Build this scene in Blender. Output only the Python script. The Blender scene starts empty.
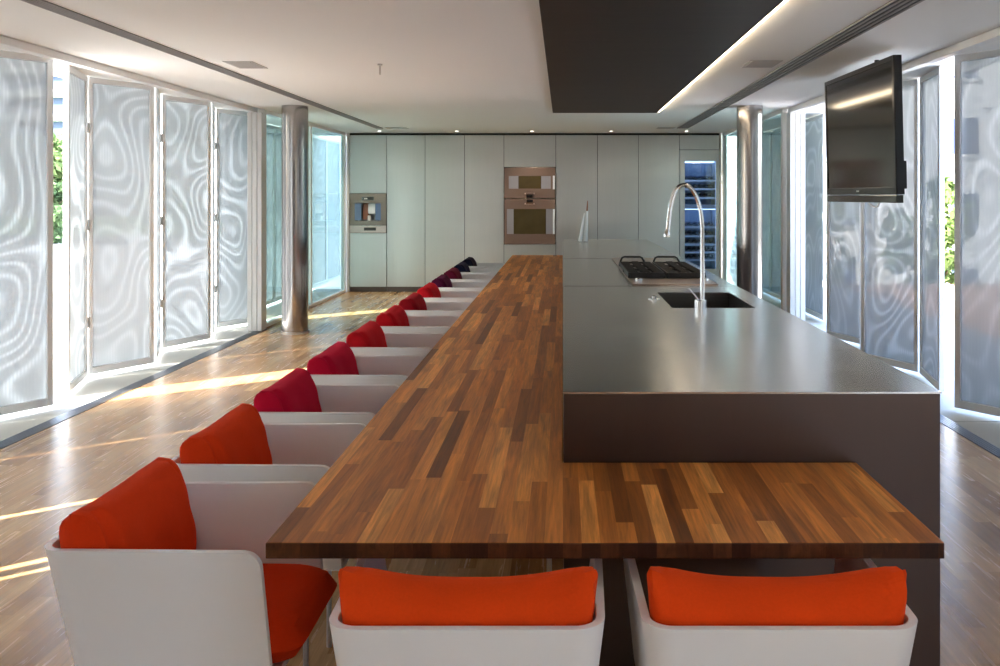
import bpy, bmesh, math, random
from mathutils import Vector, Matrix, noise as mnoise
random.seed(7)
PI = math.pi
SC = bpy.context.scene
COL = SC.collection

# ------------------------------------------------------------------ camera, sky, sun, exposure
cd = bpy.data.cameras.new('camera'); cam = bpy.data.objects.new('camera', cd); COL.objects.link(cam)
cam.location = (0, 0, 1.6); cam.rotation_euler = (PI/2, 0, 0)
cd.sensor_width = 36; cd.lens = 32.4            # 900 px focal length on a 1000 px frame
cd.shift_x = -0.063; cd.shift_y = -0.137
cd.clip_start = .05; cd.clip_end = 400
SC.camera = cam

w = bpy.data.worlds.new('sky'); SC.world = w; w.use_nodes = True
nt = w.node_tree; nt.nodes.clear()
sky = nt.nodes.new('ShaderNodeTexSky'); sky.sky_type = 'NISHITA'; sky.sun_disc = False
sky.sun_elevation = math.radians(48); sky.sun_rotation = math.radians(230); sky.air_density = 1.0; sky.dust_density = 3.0; sky.ozone_density = 1.0
hs = nt.nodes.new('ShaderNodeHueSaturation'); hs.inputs['Saturation'].default_value = 1.0
bg = nt.nodes.new('ShaderNodeBackground'); bg.inputs['Strength'].default_value = .75
wo = nt.nodes.new('ShaderNodeOutputWorld')
nt.links.new(sky.outputs[0], hs.inputs['Color']); nt.links.new(hs.outputs[0], bg.inputs['Color']); nt.links.new(bg.outputs[0], wo.inputs['Surface'])

sd = bpy.data.lights.new('sun', 'SUN'); sun = bpy.data.objects.new('sun', sd); COL.objects.link(sun)
sd.energy = 13.0; sd.angle = math.radians(.6); sd.color = (1, .97, .91)
EL = math.radians(40)
tosun = Vector((-.785*math.cos(EL), -.62*math.cos(EL), math.sin(EL)))
sun.rotation_euler = tosun.to_track_quat('Z', 'Y').to_euler()
sun.location = (-20, -10, 20)

vs = SC.view_settings
vs.view_transform = 'Standard'; vs.look = 'None'; vs.gamma = 1; vs.use_curve_mapping = False
vs.exposure = 1.42
SC.cycles.max_bounces = 10; SC.cycles.diffuse_bounces = 6; SC.cycles.transparent_max_bounces = 24
SC.cycles.sample_clamp_indirect = 4; SC.cycles.blur_glossy = 1.0; SC.cycles.caustics_reflective = False
SC.cycles.use_denoising = True; SC.cycles.use_adaptive_sampling = False

# ------------------------------------------------------------------ material helpers
class NT:
    def __init__(s, name):
        s.m = bpy.data.materials.new(name); s.m.use_nodes = True; s.t = s.m.node_tree; s.t.nodes.clear()
        s.out = s.n('ShaderNodeOutputMaterial')
    def n(s, typ, **kw):
        nd = s.t.nodes.new(typ)
        for k, v in kw.items(): setattr(nd, k, v)
        return nd
    def l(s, a, b): s.t.links.new(a, b)
    def put(s, sock, v):
        if isinstance(v, bpy.types.NodeSocket): s.l(v, sock)
        else: sock.default_value = v
    def math(s, op, a, b=None, c=None):
        nd = s.n('ShaderNodeMath', operation=op)
        s.put(nd.inputs[0], a)
        if b is not None: s.put(nd.inputs[1], b)
        if c is not None: s.put(nd.inputs[2], c)
        return nd.outputs[0]
    def obj(s): return s.n('ShaderNodeTexCoord').outputs['Object']
    def sep(s, v):
        nd = s.n('ShaderNodeSeparateXYZ'); s.l(v, nd.inputs[0]); return nd.outputs
    def comb(s, x, y, z=0.0):
        nd = s.n('ShaderNodeCombineXYZ')
        for i, v in enumerate((x, y, z)): s.put(nd.inputs[i], v)
        return nd.outputs[0]
    def scale(s, v, sc):
        nd = s.n('ShaderNodeMapping'); s.l(v, nd.inputs[0]); nd.inputs['Scale'].default_value = sc; return nd.outputs[0]
    def noise(s, v, scale, detail=2.0, rough=.5, dist=0.0):
        nd = s.n('ShaderNodeTexNoise'); s.l(v, nd.inputs['Vector'])
        nd.inputs['Scale'].default_value = scale; nd.inputs['Detail'].default_value = detail
        nd.inputs['Roughness'].default_value = rough; nd.inputs['Distortion'].default_value = dist
        return nd.outputs[0]
    def white(s, v):
        nd = s.n('ShaderNodeTexWhiteNoise', noise_dimensions='3D'); s.l(v, nd.inputs['Vector']); return nd.outputs['Value']
    def ramp(s, f, stops):
        nd = s.n('ShaderNodeValToRGB'); cr = nd.color_ramp
        while len(cr.elements) < len(stops): cr.elements.new(.5)
        for e, (p, c) in zip(cr.elements, stops):
            e.position = p; e.color = tuple(c) + (1,) if len(c) == 3 else c
        s.l(f, nd.inputs[0]); return nd.outputs[0]
    def mixc(s, f, a, b, mode='MIX'):
        nd = s.n('ShaderNodeMix', data_type='RGBA', blend_type=mode)
        s.put(nd.inputs[0], f)
        for i, v in ((6, a), (7, b)):
            s.put(nd.inputs[i], (tuple(v) + (1,)) if isinstance(v, tuple) and len(v) == 3 else v)
        return nd.outputs[2]
    def bump(s, h, strength=.2, dist=.01):
        nd = s.n('ShaderNodeBump'); s.l(h, nd.inputs['Height'])
        nd.inputs['Strength'].default_value = strength; nd.inputs['Distance'].default_value = dist
        return nd.outputs[0]
    def pr(s, col, rough=.5, metal=0.0, normal=None, spec=.5, **kw):
        p = s.n('ShaderNodeBsdfPrincipled')
        s.put(p.inputs['Base Color'], (tuple(col) + (1,)) if isinstance(col, tuple) and len(col) == 3 else col)
        s.put(p.inputs['Roughness'], rough); s.put(p.inputs['Metallic'], metal)
        s.put(p.inputs['Specular IOR Level'], spec)
        if normal is not None: s.l(normal, p.inputs['Normal'])
        for k, v in kw.items(): s.put(p.inputs[k], v)
        return p.outputs[0]
    def end(s, sh): s.l(sh, s.out.inputs['Surface']); return s.m

def simple(name, col, rough=.5, metal=0.0, var=.06, scale=6.0, spec=.5, **kw):
    t = NT(name)
    f = t.noise(t.obj(), scale, 3)
    a = tuple(max(0, c*(1-var)) for c in col); b = tuple(min(1, c*(1+var)) for c in col)
    return t.end(t.pr(t.mixc(f, a, b), rough, metal, spec=spec, **kw))

def emit(name, col, st):
    t = NT(name); e = t.n('ShaderNodeEmission'); e.inputs[0].default_value = col + (1,); e.inputs[1].default_value = st
    return t.end(e.outputs[0])

def staves(name, width, length, stops, grain=.35, rough=.3, along='y', coat=0.0, gap=0.0, spec=.5):
    t = NT(name); o = t.sep(t.obj())
    u, v = (o[0], o[1]) if along == 'y' else (o[1], o[0])
    i = t.math('FLOOR', t.math('DIVIDE', u, width))
    off = t.math('MULTIPLY', t.white(t.comb(i, 3.7, 1.3)), 7.3)
    j = t.math('FLOOR', t.math('ADD', t.math('DIVIDE', v, length), off))
    r = t.white(t.comb(i, j, 5.1))
    r2 = t.white(t.comb(j, i, 9.4))
    base = t.ramp(r, stops)
    gv = t.comb(t.math('ADD', t.math('MULTIPLY', u, 38.0), t.math('MULTIPLY', r2, 40.0)), t.math('ADD', t.math('MULTIPLY', v, 2.2), t.math('MULTIPLY', r, 30.0)), t.math('MULTIPLY', o[2], 20.0))
    g = t.noise(gv, 1.0, 5, .62, .8)
    g2 = t.noise(t.comb(t.math('MULTIPLY', u, 160.0), t.math('MULTIPLY', v, 5.0), r), 1.0, 3, .6)
    k = t.math('ADD', t.math('MULTIPLY', g, 1.4), t.math('MULTIPLY', g2, .6))
    k = t.math('ADD', t.math('MULTIPLY', t.math('SUBTRACT', k, 1.0), grain*2), 1.0)
    col = t.mixc(1.0, base, t.comb(k, k, k), 'MULTIPLY')
    nrm = t.bump(k, .06, .004)
    rr = t.math('ADD', t.math('MULTIPLY', g, .12), rough-.06)
    return t.end(t.pr(col, rr, 0, nrm, spec=spec, **({'Coat Weight': coat, 'Coat Roughness': .15} if coat else {})))

def steel(name, col=(.56, .56, .55), rough=.28, vert=False, wave=.25, wscale=1.0, aniso=.4, smudge=.1):
    t = NT(name); ob = t.obj()
    sc = (14, 14, .6) if vert else (.8, 14, 14)
    line = t.noise(t.scale(ob, sc), 2.0, 4, .6)
    big = t.noise(t.scale(ob, (.5, .5, 2.6) if vert else (1.0, 1.0, .8)), 1.4*wscale, 1, .4)
    sm = t.noise(ob, 4.0, 2, .5)
    rg = t.math('ADD', t.math('MULTIPLY', line, .08), t.math('ADD', rough-.04-smudge*.5, t.math('MULTIPLY', sm, smudge)))
    a = tuple(c*.90 for c in col); b = tuple(min(1, c*1.07) for c in col)
    c = t.mixc(t.math('ADD', t.math('MULTIPLY', line, .5), t.math('MULTIPLY', big, .5)), a, b)
    nrm = t.bump(big, wave, .02)
    return t.end(t.pr(c, rg, 1.0, nrm, Anisotropic=aniso))

M = {}
M['ceil'] = simple('ceiling plaster', (.86, .86, .84), .9, var=.02, scale=.6)
M['floor'] = staves('pale oak strip floor', .075, .62, [(0, (.32, .168, .066)), (.35, (.43, .24, .098)), (.7, (.49, .285, .124)), (1, (.57, .37, .175))], .30, .26, spec=.5)
M['wood'] = staves('oiled butcher block wood', .046, .85, [(0, (.16, .045, .008)), (.10, (.33, .105, .019)), (.5, (.51, .175, .033)), (.85, (.63, .24, .050)), (1, (.78, .35, .09))], .66, .42, spec=.2)
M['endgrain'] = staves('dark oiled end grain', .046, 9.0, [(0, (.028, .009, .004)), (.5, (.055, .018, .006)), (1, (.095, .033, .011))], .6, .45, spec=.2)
M['stone'] = simple('pale stone sill', (.50, .50, .46), .7, var=.12, scale=3)
M['terrace'] = simple('light concrete paving', (.70, .68, .64), .85, var=.08, scale=.8)
M['grass'] = simple('lawn', (.10, .22, .05), .9, var=.4, scale=1.5)
M['street'] = simple('asphalt', (.30, .31, .33), .9, var=.15, scale=1.0)
M['alu'] = simple('silver painted aluminium', (.78, .80, .81), .45, .0, var=.02)
M['whitealu'] = simple('white painted aluminium', (.80, .80, .79), .45, 0, var=.03)
M['rail'] = steel('track steel', (.42, .45, .50), .35, False, .05)
M['shell'] = simple('satin white moulded shell', (.85, .865, .87), .38, 0, var=.02, spec=.45)
tc_ = NT('satin stainless worktop'); ob_ = tc_.obj()
n_ = tc_.noise(tc_.scale(ob_, (1.2, .8, 1)), 1.6, 2, .5)
M['counter'] = tc_.end(tc_.pr(tc_.mixc(n_, (.50, .495, .485), (.66, .655, .64)), tc_.math('ADD', tc_.math('MULTIPLY', n_, .14), .165), 1.0))
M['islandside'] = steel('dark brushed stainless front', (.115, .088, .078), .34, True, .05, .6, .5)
M['door'] = steel('brushed stainless doors', (.56, .547, .52), .35, True, .5, .8, .5, .05)
M['gap'] = simple('shadow gap rubber', (.02, .02, .02), .8)
M['column'] = steel('polished steel column cladding', (.40, .38, .37), .20, True, .05, .6, .5, .05)
M['chrome'] = simple('polished chrome', (.80, .80, .80), .12, 1.0, var=.02)
M['legsteel'] = simple('satin steel leg', (.55, .55, .55), .3, 1.0, var=.03)
M['iron'] = simple('black cast iron', (.018, .018, .020), .45, 0, var=.2, scale=30)
M['burner'] = simple('burner aluminium', (.25, .24, .23), .4, 1.0)
M['copperglass'] = simple('bronze backed glass', (.24, .165, .135), .24, .5, var=.05)
M['bronzestrip'] = simple('bronze metal strip', (.45, .36, .32), .3, 1.0)
M['ovenglass'] = simple('dark oven glass', (.06, .045, .02), .08, 0, var=.3, scale=5)
M['ovenside'] = simple('grey oven glass', (.30, .29, .32), .2, .3)
M['display'] = simple('black display', (.008, .008, .01), .15)
M['blueglass'] = simple('blue tinted glass', (.10, .15, .26), .12, .2)
M['tvblack'] = simple('gloss black plastic', (.012, .012, .014), .25)
M['screen'] = simple('dark screen glass', (.020, .018, .016), .10, 0, var=.05, spec=.5)
M['dark'] = simple('matt black metal', (.022, .022, .022), .5)
M['whiteceram'] = simple('white ceramic', (.85, .84, .82), .25, var=.02)
M['brownwood'] = simple('walnut tip', (.26, .10, .05), .45)
M['led'] = emit('warm light line', (1.0, .80, .55), 6.5)
M['down'] = emit('downlight lens', (1.0, .93, .82), 3.0)
M['vent'] = simple('painted vent', (.50, .49, .48), .7)
M['blade'] = simple('dark slot blade', (.36, .35, .34), .6)
M['bark'] = simple('bark', (.12, .08, .05), .9, var=.3, scale=8)
M['tile'] = simple('terracotta roof tile', (.38, .23, .17), .8, var=.2, scale=4)
M['render'] = simple('white rendered wall', (.78, .77, .75), .9, var=.04, scale=1)
M['navy'] = simple('blue window band', (.045, .07, .15), .6, 0)
M['beige'] = simple('pale concrete', (.66, .64, .62), .9, var=.05)
M['shelf'] = simple('pale steel shelf edge', (.72, .75, .78), .35, .3)
M['fridgeback'] = simple('cool blue lining', (.16, .22, .32), .35, .2, var=.2, scale=3)
M['bottle'] = simple('dark bottle glass', (.012, .02, .05), .12, var=.3, scale=10)
M['label'] = simple('blue grey band', (.38, .43, .50), .4)

def glass_mat(name, tint, gloss_rough=.02, refl=1.0):
    t = NT(name)
    tr = t.n('ShaderNodeBsdfTransparent'); tr.inputs[0].default_value = tint + (1,)
    gl = t.n('ShaderNodeBsdfGlossy'); gl.inputs['Roughness'].default_value = gloss_rough
    lw = t.n('ShaderNodeLayerWeight'); lw.inputs[0].default_value = .5
    frs = t.math('ADD', t.math('MULTIPLY', t.math('POWER', lw.outputs['Facing'], 5.0), .96), .04)
    mx = t.n('ShaderNodeMixShader'); t.l(t.math('MULTIPLY', frs, refl), mx.inputs[0]); t.l(tr.outputs[0], mx.inputs[1]); t.l(gl.outputs[0], mx.inputs[2])
    return t.end(mx.outputs[0])
M['glass'] = glass_mat('sea green window glass', (.74, .87, .86), .02, .85)
M['fridgeglass'] = glass_mat('fridge door glass', (.75, .85, 1.0))

def mesh_mat(name, seed, opac=.90, tc=(.76, .82, .85)):
    """woven metal mesh: part of the light passes, part is scattered; the double weave shows moire contours"""
    t = NT(name); ob = t.obj(); o = t.sep(ob)
    nv = t.comb(t.math('ADD', o[0], seed*3.17), seed*1.3, o[2])
    n1 = t.noise(t.scale(nv, (1.0, 1.0, .72)), 1.9, 0.0, .3, 0.0)
    n1 = t.math('ADD', n1, t.math('MULTIPLY', o[2], .03))
    ph = t.math('MULTIPLY', n1, 62.0)
    c = t.math('POWER', t.math('ADD', t.math('MULTIPLY', t.math('SINE', ph), .5), .5), 3.0)
    st = t.math('ADD', t.math('MULTIPLY', t.math('SINE', t.math('MULTIPLY', o[0], 2*PI/.026)), .5), .5)
    lum = t.noise(t.scale(nv, (1.0, 1.0, .5)), 1.1, 1.0)
    cc = t.math('MULTIPLY', c, t.math('ADD', t.math('MULTIPLY', st, .60), .40))
    cc = t.math('MULTIPLY', cc, t.math('MULTIPLY', lum, 1.7))
    df = t.n('ShaderNodeBsdfDiffuse'); t.l(t.mixc(cc, (.44, .47, .49), (.66, .69, .71)), df.inputs[0])
    tl = t.n('ShaderNodeBsdfTranslucent'); tl.inputs[0].default_value = tc + (1,)
    tr = t.n('ShaderNodeBsdfTransparent'); tr.inputs[0].default_value = (.92, .95, .97, 1)
    m1 = t.n('ShaderNodeMixShader'); t.l(t.math('ADD', t.math('MULTIPLY', cc, .075), t.math('ADD', t.math('MULTIPLY', st, .02), .085)), m1.inputs[0])
    t.l(df.outputs[0], m1.inputs[1]); t.l(tl.outputs[0], m1.inputs[2])
    m2 = t.n('ShaderNodeMixShader'); t.l(t.math('ADD', t.math('MULTIPLY', cc, .05), t.math('ADD', t.math('MULTIPLY', st, .03), 1-opac)), m2.inputs[0])
    t.l(m1.outputs[0], m2.inputs[1]); t.l(tr.outputs[0], m2.inputs[2])
    return t.end(m2.outputs[0])

def fabric(name, col):
    t = NT(name); ob = t.obj()
    f = t.noise(ob, 160.0, 2); g = t.noise(ob, 7.0, 3)
    a = tuple(c*.80 for c in col); b = tuple(min(1, c*1.12) for c in col)
    wr = t.noise(t.scale(ob, (6, 2.2, 3)), 2.4, 3, .55, .8)
    nd = t.n('ShaderNodeBump'); t.l(wr, nd.inputs['Height']); nd.inputs['Strength'].default_value = .25; nd.inputs['Distance'].default_value = .02
    n2 = t.n('ShaderNodeBump'); t.l(f, n2.inputs['Height']); n2.inputs['Strength'].default_value = .15; n2.inputs['Distance'].default_value = .002
    t.l(nd.outputs[0], n2.inputs['Normal'])
    sh = t.pr(t.mixc(t.math('ADD', t.math('MULTIPLY', f, .4), t.math('MULTIPLY', g, .6)), a, b), .9, 0, n2.outputs[0], spec=.1)
    p = sh.node; p.inputs['Sheen Weight'].default_value = .35; p.inputs['Sheen Roughness'].default_value = .45
    p.inputs['Sheen Tint'].default_value = (min(1, col[0]*1.2+.1), col[1]*1.5+.03, col[2]*1.5+.02, 1)
    return t.end(sh)

def leafmat(name, col):
    t = NT(name)
    geo = t.n('ShaderNodeNewGeometry')
    r = geo.outputs['Random Per Island']
    c = t.ramp(r, [(0, tuple(x*.5 for x in col)), (.6, col), (1, tuple(min(1, x*1.7) for x in col))])
    df = t.n('ShaderNodeBsdfDiffuse'); tl = t.n('ShaderNodeBsdfTranslucent'); t.l(c, df.inputs[0]); t.l(c, tl.inputs[0])
    mx = t.n('ShaderNodeMixShader'); mx.inputs[0].default_value = .4; t.l(df.outputs[0], mx.inputs[1]); t.l(tl.outputs[0], mx.inputs[2])
    return t.end(mx.outputs[0])

# ------------------------------------------------------------------ object helpers
def tag(o, label, cat=None, group=None, kind=None):
    o['label'] = label
    if cat: o['category'] = cat
    if group: o['group'] = group
    if kind: o['kind'] = kind
    return o

def thing(name, label, cat, loc=(0, 0, 0), rz=0, group=None, kind=None):
    o = bpy.data.objects.new(name, None); COL.objects.link(o)
    o.location = loc; o.rotation_euler = (0, 0, rz); o.empty_display_size = .1
    return tag(o, label, cat, group, kind)

class MB:
    def __init__(s): s.b = bmesh.new(); s.mi = 0
    def _set(s, fs):
        for f in fs: f.material_index = s.mi
    def box(s, x0, x1, y0, y1, z0, z1):
        v = [s.b.verts.new(p) for p in ((x0,y0,z0),(x1,y0,z0),(x1,y1,z0),(x0,y1,z0),(x0,y0,z1),(x1,y0,z1),(x1,y1,z1),(x0,y1,z1))]
        s._set([s.b.faces.new([v[i] for i in q]) for q in ((0,3,2,1),(4,5,6,7),(0,1,5,4),(1,2,6,5),(2,3,7,6),(3,0,4,7))])
        return s
    def prism(s, pts, z0, z1):
        a = [s.b.verts.new((x, y, z0)) for x, y in pts]; b = [s.b.verts.new((x, y, z1)) for x, y in pts]
        n = len(pts)
        fs = [s.b.faces.new([a[i], a[(i+1) % n], b[(i+1) % n], b[i]]) for i in range(n)]
        fs.append(s.b.faces.new(b)); fs.append(s.b.faces.new(a[::-1])); s._set(fs); return s
    def hexa(s, v8):
        v = [s.b.verts.new(p) for p in v8]
        s._set([s.b.faces.new([v[i] for i in q]) for q in ((0,3,2,1),(4,5,6,7),(0,1,5,4),(1,2,6,5),(2,3,7,6),(3,0,4,7))]); return s
    def lathe(s, prof, center=(0,0,0), axis=(0,0,1), seg=20, cap=True):
        q = Vector(axis).normalized().to_track_quat('Z', 'Y'); c = Vector(center); rings = []
        for r, h in prof:
            rings.append([s.b.verts.new(c + q @ Vector((r*math.cos(2*PI*k/seg), r*math.sin(2*PI*k/seg), h))) for k in range(seg)])
        fs = []
        for a, b in zip(rings, rings[1:]):
            for k in range(seg): fs.append(s.b.faces.new([a[k], a[(k+1) % seg], b[(k+1) % seg], b[k]]))
        if cap: fs.append(s.b.faces.new(rings[-1])); fs.append(s.b.faces.new(rings[0][::-1]))
        s._set(fs); return s
    def cyl(s, c, r, h, axis=(0,0,1), seg=20): return s.lathe([(r, 0), (r, h)], c, axis, seg)
    def tube(s, pts, r, seg=12):
        pts = [Vector(p) for p in pts]; rings = []
        for i, p in enumerate(pts):
            d = (pts[min(i+1, len(pts)-1)] - pts[max(i-1, 0)]).normalized()
            up = Vector((0, 1, 0)) if abs(d.y) < .9 else Vector((1, 0, 0))
            a = d.cross(up).normalized(); b = d.cross(a)
            rr = r[i] if isinstance(r, (list, tuple)) else r
            rings.append([s.b.verts.new(p + a*rr*math.cos(2*PI*k/seg) + b*rr*math.sin(2*PI*k/seg)) for k in range(seg)])
        fs = []
        for a, b in zip(rings, rings[1:]):
            for k in range(seg): fs.append(s.b.faces.new([a[k], a[(k+1) % seg], b[(k+1) % seg], b[k]]))
        fs.append(s.b.faces.new(rings[0][::-1])); fs.append(s.b.faces.new(rings[-1])); s._set(fs); return s
    def build(s, name, mat, parent=None, bevel=0, smooth=False, seg=2, loc=None):
        bmesh.ops.recalc_face_normals(s.b, faces=s.b.faces[:])
        me = bpy.data.meshes.new(name); s.b.to_mesh(me); s.b.free()
        for m in (mat if isinstance(mat, (list, tuple)) else [mat]): me.materials.append(m)
        o = bpy.data.objects.new(name, me); COL.objects.link(o)
        if parent: o.parent = parent
        if loc: o.location = loc
        if smooth:
            for p in me.polygons: p.use_smooth = True
        if bevel:
            md = o.modifiers.new('bevel', 'BEVEL'); md.width = bevel; md.segments = seg; md.limit_method = 'ANGLE'; md.angle_limit = math.radians(40)
        if smooth:
            try:
                me.set_sharp_from_angle(angle=math.radians(38))
            except Exception: pass
        return o

def box(name, mat, x0, x1, y0, y1, z0, z1, parent=None, bevel=0):
    return MB().box(x0, x1, y0, y1, z0, z1).build(name, mat, parent, bevel)

def struct(o, label):
    o['kind'] = 'structure'; o['label'] = label; return o

def text(name, body, size, mat, loc, rot, parent=None):
    cu = bpy.data.curves.new(name, 'FONT'); cu.body = body; cu.size = size; cu.align_x = 'CENTER'; cu.align_y = 'CENTER'; cu.extrude = .0006
    o = bpy.data.objects.new(name, cu); COL.objects.link(o); o.data.materials.append(mat)
    o.location = loc; o.rotation_euler = rot
    if parent: o.parent = parent
    return o

# ------------------------------------------------------------------ the room
XL, XR = -3.52, 2.64            # inner faces of the glazed sides
YB = 15.0                       # cabinet fronts
H = 2.65
f = MB().box(XL-.03, XR+.02, -4, 15.7, -.25, 0).box(-3.68, XL-.03, 10.86, 15.7, -.25, 0).build('floor', M['floor']); struct(f, 'pale oak strip floor with streaks of sunlight')
c = MB().box(XL-.14, XR+.08, -4, 15.75, H, H+.35).box(-4.45, XL-.225, -4, 15.75, H, H+.35).box(XR+.24, 3.42, -4, 15.75, H, H+.35)
c.box(XL-.225, XL-.14, -4, 10.86, H+.06, H+.35).box(XL-.225, XL-.14, 10.861, 15.75, H, H+.35).box(XR+.08, XR+.24, -4, 15.75, H+.06, H+.35)
struct(c.build('ceiling', M['ceil']), 'smooth warm white ceiling with long slots')
struct(box('wall_back', M['render'], -3.64, 2.70, 15.68, 15.9, -.25, H), 'wall behind the steel cabinets')
struct(box('wall_front', simple('dark light blocking wall', (.13, .105, .085), .6, var=.2), -4.4, 3.4, -4.3, -4.02, -.25, H), 'unseen dark wall added behind the viewpoint to cut light')  # added behind the camera, dark so less light comes from the front
struct(box('sun_blocker_slab', M['ceil'], -8.2, -4.46, -6, -1.2, H, H+.3), 'unseen flat slab added to block sun beside the viewpoint')  # added slab out of view, keeps direct sun off the near end
struct(box('wall_left', simple('grey plaster wall', (.50, .50, .50), .85, var=.03), -4.25, -3.72, -2.5, 1.44, -.2, H-.002), 'plain plaster wall on the garden side beside the viewpoint')
struct(box('wall_right', bpy.data.materials['grey plaster wall'], 2.82, 3.3, -.6, 2.26, -.2, H-.002), 'plain plaster wall on the street side beside the viewpoint')
for nm, s0, s1, lab in (('trim_1', XL-.22, XL-.145, 'left'), ('trim_2', XR+.065, XR+.14, 'right')):
    a = MB().box(s0, s1, 1.45 if s0 < 0 else 2.27, 10.8, H-.055, H-.0005)
    struct(a.build(nm, M['whitealu'], bevel=.004), 'white shutter head track along the %s edge of the ceiling' % lab)
for nm, s0, s1, lab in (('trim_3', XL-.15, XL-.035, 'left'), ('trim_4', XR+.025, XR+.13, 'right')):
    ys = 1.45 if s0 < 0 else 2.27
    ye = 10.85 if s0 < 0 else 15.6
    a = MB().box(s0, s1, ys, ye, -.1, -.012)
    for k in range(5):
        x = s0 + (s1-s0)*(k+.5)/5 - .006
        a.box(x, x+.010, ys, ye, -.02, .004)
    struct(a.build(nm, M['rail']), 'ribbed metal floor channel along the %s shutters' % lab)
for nm, s0, s1, lab in (('trim_5', -4.45, XL-.152, 'left'), ('trim_6', XR+.132, 3.42, 'right')):
    a = MB()
    y = 1.45 if s0 < 0 else 2.27
    while y < 15.6:
        y2 = min(y+1.38, 15.6); a.box(s0, s1, y+.006, y2-.006, -.25, -.006); y = y2
    struct(a.build(nm, M['stone'], bevel=.004), 'pale stone sill strip under the %s shutters' % lab)

# fixed glazing either side of the far end
def glazing(n, x, y0, y1, out, lab):
    r = bpy.data.objects.new('window_%d' % n, None); COL.objects.link(r); r.location = (x, y0, 0); r['kind'] = 'structure'; r['label'] = lab
    L = y1-y0; fr = MB(); t = .035
    for a, b, c_, d in ((0, L, 0, .05), (0, L, H-.05, H)): fr.box(-t, t, a, b, c_+.001, d-.001)
    for y in (0, L*.5-.03, L-.06): fr.box(-t, t, y, y+.06, .05, H-.05)
    fr.build('frame', M['whitealu'], r, .004)
    for a, b in ((.06, L*.5-.03), (L*.5+.03, L-.06)):
        box('pane', M['glass'], -.006, .006, a, b, .05, H-.05, r)
    return r
glazing(1, -3.64, 10.86, 14.96, -1, 'sea green fixed glazing between the left column and the cabinets')
glazing(2, XR+.037, 10.86, 14.96, 1, 'sea green fixed glazing between the right column and the wine fridge')

# corner posts at the end of the folding shutters
for nm, x0, x1, side in (('left', -3.74, -3.57, -1), ('right', 2.69, 2.87, 1)):
    o = MB()
    w3 = (x1-x0-.012)/3
    for k in range(3):
        o.box(x0+k*(w3+.006), x0+k*(w3+.006)+w3, 10.66, 10.84, .002, H-.057)
    ob = o.build('shutter_post', M['whitealu'], bevel=.004)
    tag(ob, 'ribbed white metal post beside the %s steel column, at the end of the shutters' % nm, 'post')

# ------------------------------------------------------------------ folding shutters
SH_N = [0]
def shutter(a, b, label, zt=2.645, group='folding mesh shutters', opac=.90):
    a = Vector((a[0], a[1], 0)); b = Vector((b[0], b[1], 0)); d = b-a; L = d.length
    SH_N[0] += 1
    r = thing('folding_shutter', label, 'shutter', ((a.x+b.x)/2, (a.y+b.y)/2, 0), math.atan2(d.y, d.x), group)
    h = L/2-.004; z0 = .03; st = .045; t = .02
    fr = MB().box(-h, -h+st, -t, t, z0, zt).box(h-st, h, -t, t, z0, zt).box(-h+st, h-st, -t, t, z0, z0+.06).box(-h+st, h-st, -t, t, zt-.05, zt)
    fr.build('frame', M['alu'], r, .003)
    box('mesh_sheet', mesh_mat('woven mesh %d' % SH_N[0], SH_N[0], opac), -h+st, h-st, -.004, .004, z0+.06, zt-.05, r)
    for z in (.45, 1.3, 2.15):
        MB().cyl((-h-.002, t+.008, z), .009, .09, seg=10).build('hinge', M['legsteel'], r, smooth=True)
    return r
# left side: zigzag of leaves (outer hinges near x=-4.18, inner near x=-3.85)
LEFT = [((-4.04, 6.456+.0), (-3.84, 6.77), None)]
lp = 'woven mesh shutter leaf '
shutter((-4.18, 6.20), (-3.84, 6.77), lp+'with looping contours, just nearer than the open garden gap')
shutter((-4.17, 7.86), (-3.95, 7.15), lp+'seen edge on, sunlit white in the open garden gap')
shutter((-4.18, 7.89), (-3.86, 8.48), lp+'first wide one just beyond the open garden gap')
shutter((-4.15, 9.24), (-3.87, 8.52), lp+'seen edge on between first and second wide leaves')
shutter((-4.15, 9.28), (-3.89, 9.92), lp+'second wide one past the open garden gap')
shutter((-4.14, 10.66), (-3.90, 9.96), lp+'seen edge on between second and third wide leaves')
shutter((-4.14, 10.70), (-3.84, 11.30), lp+'bluish wide one beside the white post near the left column')
ol = 'woven mesh shutter leaf on garden side nearer than the view'
og = 'mesh shutters outside the picture on the garden side'
for a, b in (((-4.18, 6.17), (-3.86, 5.44)), ((-4.18, 4.87), (-3.86, 5.42)), ((-4.18, 4.835), (-3.86, 4.14)), ((-4.18, 3.43), (-3.86, 4.12)),
             ((-4.16, 3.37), (-3.86, 2.74)), ((-4.16, 2.37), (-3.86, 2.66)), ((-4.16, 2.31), (-3.86, 2.16)), ((-4.16, 2.06), (-3.86, 2.085)), ((-4.16, 2.01), (-3.87, 1.46))):
    shutter(a, b, ol, group=og)
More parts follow.
